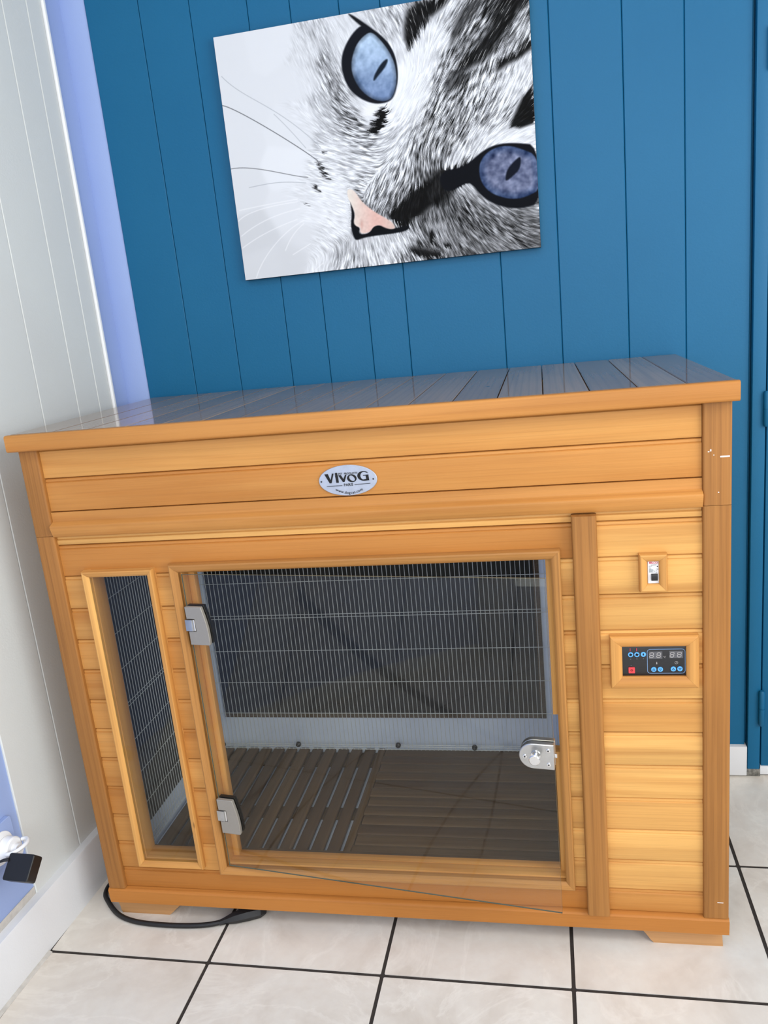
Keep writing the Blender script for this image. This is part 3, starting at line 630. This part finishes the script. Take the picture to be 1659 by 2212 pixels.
# glass door, standing a little open
HA = Vector((.277, -.005, 0)); HB = Vector((.914, -.088, 0)); DT = (HB - HA).normalized(); DN = Vector((-DT.y, DT.x, 0))
def DW(p): return HA + DT * p[0] + DN * p[1] + Vector((0, 0, p[2]))       # (along the door, + = into the cabinet, z)
w = MB(); w.box(0.0, .6424, .0, .0035, .1405, .7450, r=.0006, axis='x'); w.xf(DW); door = w.build('door', M['door_glass'], cab, origin=HA + Vector((0, 0, .15)))
door.data.materials.append(M['glass_edge'])
for p_ in door.data.polygons:
    if abs(p_.normal.dot(DN)) < .7: p_.material_index = 1
door['label'] = 'tinted glass door leaf'
def hinge(z0, z1):
    def prof(dx=0):
        h = z1 - z0; P_ = [(0 + dx, z1), (.0335, z1)]
        for k in range(1, 9): u = k / 8; P_.append((.0335 + .0085 * math.sin(min(u * 1.25, 1) * math.pi / 2), z1 - h * .96 * u))
        P_ += [(.0405, z0), (.002 + dx, z0)]
        c0, c1 = z0 + h * .355, z0 + h * .685
        return P_ + [(.002 + dx, c0), (.0175, c0), (.0170, c1), (.001 + dx, c1)]
    w = MB(); w.prism('y', -.0075, -.0003, prof()); w.xf(DW); a = w.build('hinge_plate', M['nickel'], door, bevel=.0009)
    w = MB(); w.prism('y', .0037, .0115, prof()); w.xf(DW); w.build('hinge_back_plate', M['black'], door, bevel=.0006)
    h = z1 - z0; w = MB(); w.box(-.003, .0125, -.0085, .0, z0 + h * .375, z0 + h * .665, r=.0012, axis='z'); w.xf(DW); w.build('hinge_knuckle', M['steel'], door)
    w = MB(); w.cyl((.0140, -.0045, z0 + h * .375), (.0140, -.0045, z0 + h * .665), .0024, None, 14); w.xf(DW); w.build('hinge_pin', M['chrome'], door)
hinge(.6125, .6855); hinge(.2205, .2935)
zc, hr = .4445, .0225
def lock_prof(g=0): return [(.6435 - g, zc - hr + g), (.6435 - g, zc + hr - g)] + circ(.6095, zc, hr - g, 20, 90, 270)
w = MB(); w.prism('y', -.0105, -.0003, lock_prof()); w.xf(DW); lk = w.build('lock_plate', M['steel'], door, bevel=.0014)
w = MB(); w.prism('y', .0037, .014, lock_prof(.0002)); w.xf(DW); w.build('lock_back_plate', M['steel'], door, bevel=.0012)
w = MB(); w.cyl((.6145, -.0106, .4475), (.6145, -.0130, .4475), .0085, .0078); w.cyl((.6145, -.013, .4475), (.6145, -.026, .4475), .0032, .0030, 16); w.cyl((.6145, -.026, .4475), (.6145, -.0275, .4475), .0088, .0090); w.cyl((.6145, -.0275, .4475), (.6145, -.0285, .4475), .0090, .0080)
w.xf(DW); w.build('lock_knob', M['chrome'], door)
for x, z in ((.5965, .4435), (.6345, .4565), (.6345, .4315)):
    w = MB(); w.tube([(x, -.0104, z), (x, -.0116, z), (x, -.0118, z)], [.0035, .0035, .0030], 20); w.xf(DW); w.build('lock_screw', M['chrome'], door)
    w = MB(); w.cyl((x, -.01181, z), (x, -.0120, z), .0014, None, 6); w.xf(DW); w.build('screw_socket', M['ink'], door)
w = MB(); w.box(.6436, .6475, -.004, .0, .4405, .4475, r=.0008); w.xf(DW); w.build('lock_bolt', M['chrome'], door)

# breaker in its small casing
casing('switch_casing', 1.0610, 1.1040, .6870, .7500, .0128, -.0065, tint=.55)
w = MB(); w.box(1.0745, 1.0925, .002, .02, .6990, .7370, r=.001, axis='z'); br = w.build('circuit_breaker', M['white'], cab)
w = MB(); w.box(1.0795, 1.0892, -.0035, .0018, .7055, .7165, r=.0012, axis='x'); w.build('breaker_toggle', M['black'], br)
w = MB()
for x0, x1 in ((1.0765, 1.0785), (1.0902, 1.0918)): w.box(x0, x1, .0012, .0022, .7040, .7150, r=.0004, axis='z')
w.build('toggle_guard', M['white'], br)
w = MB(); text(w, 'EELCO', .0042, (1.0834, .0017, .7330), bold=.0002, sx=1.05); w.build('brand_lettering', M['red_ink'], br)
w = MB(); text(w, 'CE', .0034, (1.0888, .0017, .7222)); w.cyl((1.0893, .0018, .7280), (1.0893, .0016, .7280), .0009, None, 14)
w.box(1.0795, 1.0880, .0016, .0018, .7305, .7311, r=.00005); w.build('printed_marks', M['ink'], br)
w = MB()
for k, (a, b) in enumerate(((.0762, .0815), (.0762, .0792), (.0764, .0800), (.0764, .0830), (.0764, .0835), (.0764, .0818), (.0764, .0835))):
    z = (.7284, .7266, .7240, .7226, .7212, .7198, .7184)[k]; w.box(1 + a, 1 + b, .0016, .0018, z, z + .0009, r=.00004)
w.box(1.0852, 1.0858, .0016, .0018, .7182, .7215, r=.00004); w.box(1.0868, 1.0885, .0016, .0018, .7205, .7212, r=.00004); w.box(1.0868, 1.0888, .0016, .0018, .7180, .7187, r=.00004)
w.build('small_print', M['grey_print'], br)

# control panel with buttons and two displays
casing('control_panel_casing', 1.0120, 1.1508, .5190, .6110, .0192, -.0075, tint=.45)
def Q(X, Y): return (1.0318 + (X - 262) / 1064 * .1032, .5900 - (Y - 288) / 483 * .0530)
w = MB(); w.box(1.0315, 1.1355, .0025, .02, .5365, .5905, r=.0015, axis='x'); cp = w.build('control_panel', M['panel_black'], cab)
YS = .0012
def disc(X, Y, r, name, mat, icon):
    x, z = Q(X, Y); w = MB(); w.cyl((x, YS + .0012, z), (x, YS, z), r, r * .97, 28); b = w.build(name, mat, cp); w = MB(); icon(w, x, z); w.build('button_symbol', M['ink'], b); return b
def tri(up):
    def fn(w, x, z):
        s = 1 if up else -1; a = .0026
        o = [(x, z + s * a), (x - a * .95, z - s * a * .62), (x + a * .95, z - s * a * .62)]; cz = sum(p[1] for p in o) / 3
        inn = [(x + (p[0] - x) * .55, cz + (p[1] - cz) * .55) for p in o]; n0 = len(w.v)
        for p in o + inn: w.v.append((p[0], YS - .0002, p[1])); w.g.append((0, 0, 0)); w.t.append(0)
        for i in range(3): j = (i + 1) % 3; w.f.append((n0 + i, n0 + j, n0 + 3 + j, n0 + 3 + i))
    return fn
def fan(w, x, z):
    for k in range(4):
        a = k * math.pi / 2 + .3; w.prism('y', YS - .0003, YS - .0001, circ(x + .0014 * math.cos(a), z + .0014 * math.sin(a), .00125, 12))
def bell(w, x, z):
    w.prism('y', YS - .0003, YS - .0001, [(x - .0018, z - .0010), (x + .0018, z - .0010), (x + .0009, z + .0003), (x + .0006, z + .0022), (x - .0006, z + .0022), (x - .0009, z + .0003)]); w.prism('y', YS - .0003, YS - .0001, circ(x, z - .0017, .0006, 10))
def power(w, x, z):
    pts = [(x + .0016 * math.sin(a), YS - .0002, z + .0016 * math.cos(a)) for a in [math.radians(35 + 290 * k / 18) for k in range(19)]]; w.tube(pts, .0003, 6); w.tube([(x, YS - .0002, z + .0003), (x, YS - .0002, z + .0022)], .0003, 6)
R0 = .0042
disc(398, 412, R0, 'fan_button', M['btn_blue'], fan); disc(500, 412, R0, 'fan_button', M['btn_blue'], fan); disc(605, 410, R0, 'bell_button', M['btn_blue'], bell)
for X, Y, u in ((770, 657, True), (877, 657, False), (1087, 652, True), (1193, 650, False)): disc(X, Y, R0, 'arrow_button', M['btn_blue'], tri(u))
x0, z1 = Q(358, 618); x1, z0 = Q(462, 715); w = MB(); w.prism('y', YS, YS + .0012, rrect(x0, x1, z0, z1, .0012, 3)); pb = w.build('power_button', M['btn_red'], cp); w = MB(); power(w, (x0 + x1) / 2, (z0 + z1) / 2); w.build('button_symbol', M['ink'], pb)
for X0, X1, Y0, Y1 in ((695, 912, 368, 485), (1025, 1245, 362, 478)):
    x0, z1 = Q(X0, Y0); x1, z0 = Q(X1, Y1); w = MB(); w.prism('y', .0020, .0024, rrect(x0, x1, z0, z1, .0003)); ds = w.build('digit_display', M['led_bg'], cp); w = MB()
    for fx in (.20, .73):
        cx = x0 + (x1 - x0) * fx; cz = (z0 + z1) / 2; a, h, tk = .0028, .0042, .0009
        sh = lambda u, v: (cx + u + v * .12, cz + v)
        for u0, u1, v0, v1 in ((-a, a, h, h), (-a, a, 0, 0), (-a, a, -h, -h), (-a, -a, .0006, h - .0006), (a, a, .0006, h - .0006), (-a, -a, -h + .0006, -.0006), (a, a, -h + .0006, -.0006)):
            p, q = sh(u0, v0), sh(u1, v1)
            if u0 == u1: pr = [(p[0] - tk / 2, p[1]), (p[0] + tk / 2, p[1]), (q[0] + tk / 2, q[1]), (q[0] - tk / 2, q[1])]
            else: pr = [(p[0] + tk * .6, p[1] - tk / 2), (q[0] - tk * .6, q[1] - tk / 2), (q[0] - tk * .6, q[1] + tk / 2), (p[0] + tk * .6, p[1] + tk / 2)]
            w.prism('y', .0015, .0019, pr)
    w.build('digits_88', M['seg'], ds)
x0, z1 = Q(668, 332); x1, z0 = Q(1278, 722); P_ = rrect(x0, x1, z0, z1, .0050, 6); w = MB(); w.tube([(a, .0022, b) for a, b in P_ + P_[:2]], .0004, 6, cap=False); w.build('display_outline', M['outline_blue'], cp)
w = MB(); [w.box(Q(X, 0)[0] - .0005, Q(X, 0)[0] + .0005, .0018, .0023, Q(0, 358)[1], Q(0, 308)[1], r=.0001, axis='z') for X in (392, 497)]; w.build('indicator_mark', M['red_ink'], cp)
w = MB(); x, z = Q(948, 474); text(w, '\u00b0C', .0042, (x, .0022, z)); x, z = Q(820, 572); w.tube([(x, .0022, z), (x, .0022, z + .0036)], [.0009, .0005], 8)
x, z = Q(1137, 552); w.tube([(x + .0023 * math.cos(a), .0022, z + .0023 * math.sin(a)) for a in [k * math.pi / 10 for k in range(21)]], .00028, 6, cap=False); w.tube([(x, .0022, z + .0014), (x, .0022, z), (x + .0009, .0022, z)], .00025, 6)
w.build('printed_symbols', M['seg'], cp)
w = MB()
for X, Y in ((398, 487), (500, 484), (605, 482), (402, 592)): x, z = Q(X, Y); w.box(x - .0006, x + .0006, .0019, .0023, z - .0003, z + .0003, r=.0001)
w.build('indicator_light', M['grey_print'], cp)

# oval badge
bx, bz = .5985, .8962
w = MB(); w.prism('y', .0050, .0078, circ(bx, bz, .0502, 64, ry=.0262)); bd = w.build('badge', M['badge'], cab, bevel=.0008); bd['label'] = 'silver oval badge with black lettering'
w = MB()
LN = [0]
def letter(P_): LN[0] += 1; w.prism('y', .0043 - .000002 * LN[0], .0047, [(bx + (x - 825) / 950 * .1004, bz - (y - 457 - (825 - x) * .036) / 485 * .0524) for x, y in P_])
letter([(455, 355), (512, 352), (548, 450), (580, 346), (607, 345), (558, 498), (528, 500)])                                   # V
letter([(627, 372), (672, 368), (678, 490), (636, 493)]); letter([(648 + 22 * math.cos(a), 352 + 19 * math.sin(a)) for a in [k * math.pi / 9 for k in range(18)]])   # i
letter([(680, 376), (722, 372), (757, 435), (790, 368), (815, 367), (772, 480), (745, 482)])                                   # v
o1 = [(895 + 77 * math.cos(a), 425 + 62 * math.sin(a)) for a in [k * math.pi / 18 for k in range(37)]]; o2 = [(898 + 44 * math.cos(a), 425 + 42 * math.sin(a) + 14 * math.cos(a)) for a in [k * math.pi / 18 for k in range(37)]]
for k in range(36): letter([o1[k], o1[k + 1], o2[k + 1], o2[k]])                                                               # o
A_ = [math.radians(-52 - k * 12) for k in range(22)]
g1 = [(1090 + 103 * math.cos(a), 392 + 76 * math.sin(a)) for a in A_]; g2 = [(1098 + 62 * math.cos(a), 392 + 62 * math.sin(a)) for a in A_]
for k in range(21): letter([g1[k], g1[k + 1], g2[k + 1], g2[k]])                                                               # G
letter([(1078, 378), (1168, 370), (1168, 386), (1082, 390)]); letter([(1120, 385), (1166, 380), (1172, 462), (1128, 456)]); letter([(1062, 452), (1130, 438), (1172, 460), (1100, 468)])
letter([(475, 545), (728, 534), (728, 541), (475, 552)]); letter([(928, 522), (1186, 507), (1186, 513), (928, 529)])
def bt(s, size, X, Y, rot=0, bold=0, sx=1): x = bx + (X - 825) / 950 * .1004; z = bz - (Y - 457 - (825 - X) * .036) / 485 * .0524; text(w, s, size, (x, .0045, z), rot=rot, bold=bold, sx=sx)
bt('PET  PRODUCTS', .0045, 838, 362, 0, .0001, 1.0); bt('PARIS', .0062, 830, 545, 0, .00012, 1.05)
s = 'www.dogcat.com'; wdt = [1.35, 1.35, 1.35, .5, 1, 1, 1, .95, 1, .6, .5, .95, 1, 1.5]; tot = sum(wdt); acc = 0
for ch, wd in zip(s, wdt):
    u = (acc + wd / 2) / tot * 2 - 1; acc += wd; X = 832 + u * 228; bt(ch, .0064, X, 672 - 62 * u * u, rot=math.atan(u * .40), bold=.0001)
bt('\u00ae', .0030, 1155, 352)
w.build('badge_lettering', M['ink'], bd)
for X in (392, 1238):
    w = MB(); x = bx + (X - 825) / 950 * .1004; w.tube([(x, .0049, bz), (x, .0044, bz), (x, .0043, bz)], [.0014, .0014, .0008], 14); w.build('badge_rivet', M['screw'], bd)

# ------------------------------------------------------------------ canvas picture of a cat
cx0, cx1, cz0, cz1, yc = .2715, .9350, 1.2625, 1.7640, YB - .020
cv = empty('canvas_picture', ((cx0 + cx1) / 2, YB, (cz0 + cz1) / 2), 'black and white canvas print of a cat face with blue eyes', 'picture')
w = MB(); w.box(cx0, cx1, yc + .0006, YB - .0004, cz0, cz1, r=.0015, axis='x'); w.build('stretcher_edge', M['black'], cv)
NX, NY = 860, 648
art = cat_art(NX, NY)
xs_ = np.linspace(cx0 + .0004, cx1 - .0004, NX); zs_ = np.linspace(cz0 + .0004, cz1 - .0004, NY)
XX, ZZ = np.meshgrid(xs_, zs_); co = np.stack([XX - (cx0 + cx1) / 2, np.zeros_like(XX), ZZ - (cz0 + cz1) / 2], -1).reshape(-1, 3).astype(np.float32)
me = bpy.data.meshes.new('printed_canvas'); nf = (NX - 1) * (NY - 1); me.vertices.add(NX * NY); me.vertices.foreach_set('co', co.ravel())
ii, jj = np.meshgrid(np.arange(NX - 1), np.arange(NY - 1)); a = (jj * NX + ii).ravel(); q = np.stack([a, a + 1, a + 1 + NX, a + NX], -1).astype(np.int32)
me.loops.add(nf * 4); me.loops.foreach_set('vertex_index', q.ravel()); me.polygons.add(nf); me.polygons.foreach_set('loop_start', np.arange(0, nf * 4, 4, dtype=np.int32)); me.update(calc_edges=True)
lin = np.where(art <= .04045, art / 12.92, ((art + .055) / 1.055) ** 2.4)
ca_ = me.color_attributes.new('print', 'FLOAT_COLOR', 'POINT'); ca_.data.foreach_set('color', np.concatenate([lin.reshape(-1, 3), np.ones((NX * NY, 1))], 1).astype(np.float32).ravel())
m, nt, b, N, L = nmat('cat_print'); at = N.new('ShaderNodeAttribute'); at.attribute_name = 'print'
L.new(mix(nt, 1.0, at.outputs['Color'], (.92, .92, .92, 1), 'MULTIPLY'), b.inputs['Base Color']); b.inputs['Roughness'].default_value = .8; b.inputs['Specular IOR Level'].default_value = .12
me.materials.append(m); o = bpy.data.objects.new('printed_canvas', me); C.objects.link(o); o.parent = cv; o.location = (0, yc - YB, 0)

# ------------------------------------------------------------------ cable on the floor
def spline(P, n=8):
    P = [Vector(p) for p in P]; out = []
    for i in range(len(P) - 1):
        p0, p1, p2, p3 = P[max(i - 1, 0)], P[i], P[i + 1], P[min(i + 2, len(P) - 1)]
        for k in range(n):
            t = k / n; out.append(.5 * ((2 * p1) + (p2 - p0) * t + (2 * p0 - 5 * p1 + 4 * p2 - p3) * t * t + (3 * p1 - p0 - 3 * p2 + p3) * t ** 3))
    return out + [P[-1]]
ce = empty('power_cable', (.1, -.018, 0), 'thick black cable looping round the left foot of the wooden cabinet on the floor', 'cable')
w = MB(); w.tube(spline([(-.030, .42, .0052), (-.046, .25, .0052), (-.058, .12, .0052), (-.056, .065, .0052), (-.032, .034, .0052), (.008, .002, .0052), (.052, -.014, .0052), (.106, -.019, .0052), (.166, -.018, .0052), (.215, -.012, .0058), (.255, .0, .0085)]), .0050, 14); w.build('cable', M['rubber'], ce)
w = MB(); w.tube([(.236, -.007, .0072), (.246, -.003, .009), (.266, .004, .0125), (.290, .014, .0138), (.312, .024, .0132), (.322, .030, .009)], [.0056, .0068, .0118, .0135, .0128, .006], 7)
w.v = [(x, y, max(z, .0003)) for x, y, z in w.v]; w.build('taped_joint', M['rubber'], ce, smooth=20)
w = MB(); w.tube(spline([(.290, .018, .018), (.272, .020, .022), (.268, .040, .020), (.290, .060, .014)]), .0048, 10); w.build('cable_tail', M['rubber'], ce)

# ------------------------------------------------------------------ socket, plug and adapter on the left wall
so = empty('wall_socket', tuple(LW((0, -.705, .270))), 'lilac and white wall socket plate low on the left wall, behind the plug', 'socket')
w = MB(); w.prism('x', -.0038, .006, rrect(-.752, -.672, .232, .312, .006, 4)); w.xf(LW); w.build('socket_plate', M['lilac'], so, bevel=.001)
w = MB(); w.prism('x', .0061, .0085, circ(-.712, .268, .031, 40)); w.xf(LW); w.build('socket_face', M['white'], so, bevel=.0008)
pg = empty('plug_adapter', tuple(LW((.03, -.700, .262))), 'white round plug with a pull ring, pushed into the wall socket', 'plug')
w = MB(); w.prism('x', .0087, .030, circ(-.706, .264, .0225, 36)); w.xf(LW); w.build('plug_body', M['white'], pg, bevel=.003)
w = MB(); ring_ = []
for k in range(19):
    a = math.radians(-20 + 220 * k / 18); ring_.append(LW((.036 + .020 * math.sin(a) * .9, -.706 + .0235 * math.cos(a), .2705 + .004 * math.sin(a))))
w.tube(ring_, .0038, 10); w.build('pull_ring', M['white'], pg)
w = MB(); w.tube([LW((.030, -.706, .262)), LW((.040, -.706, .262))], .012, 20); w.build('plug_core', M['white'], pg)
ad = empty('power_adapter', tuple(LW((.06, -.745, .257))), 'black power adapter hanging on the white plug, with a thin cord', 'adapter')
# body: long side along the wall normal, face turned up towards the room
e2 = Vector((0, -.72, -.69)); e3 = Vector((0, .69, -.72))
def AD(p): return LW((.0405 + p[0], -.731 + e2.y * p[1] + e3.y * p[2], .2765 + e2.z * p[1] + e3.z * p[2]))
w = MB(); w.prism('z', 0, .026, rrect(0.002, .054, 0, .046, .004, 4)); w.xf(AD); w.build('adapter_body', M['black'], ad, bevel=.0015)
w = MB(); w.tube([AD((.004, .012, .0)), AD((-.004, .014, -.003)), AD((-.014, .019, -.004))], [.0035, .003, .0018], 10); w.build('strain_relief', M['black'], ad)
w = MB(); w.tube(spline([AD((-.012, .018, -.004)), LW((.024, -.775, .262)), LW((.020, -.83, .22)), LW((.022, -.93, .14)), LW((.03, -1.05, .05)), LW((.05, -1.15, .004)), LW((.16, -1.3, .004))]), .0017, 8); w.build('cord', M['rubber'], ad)
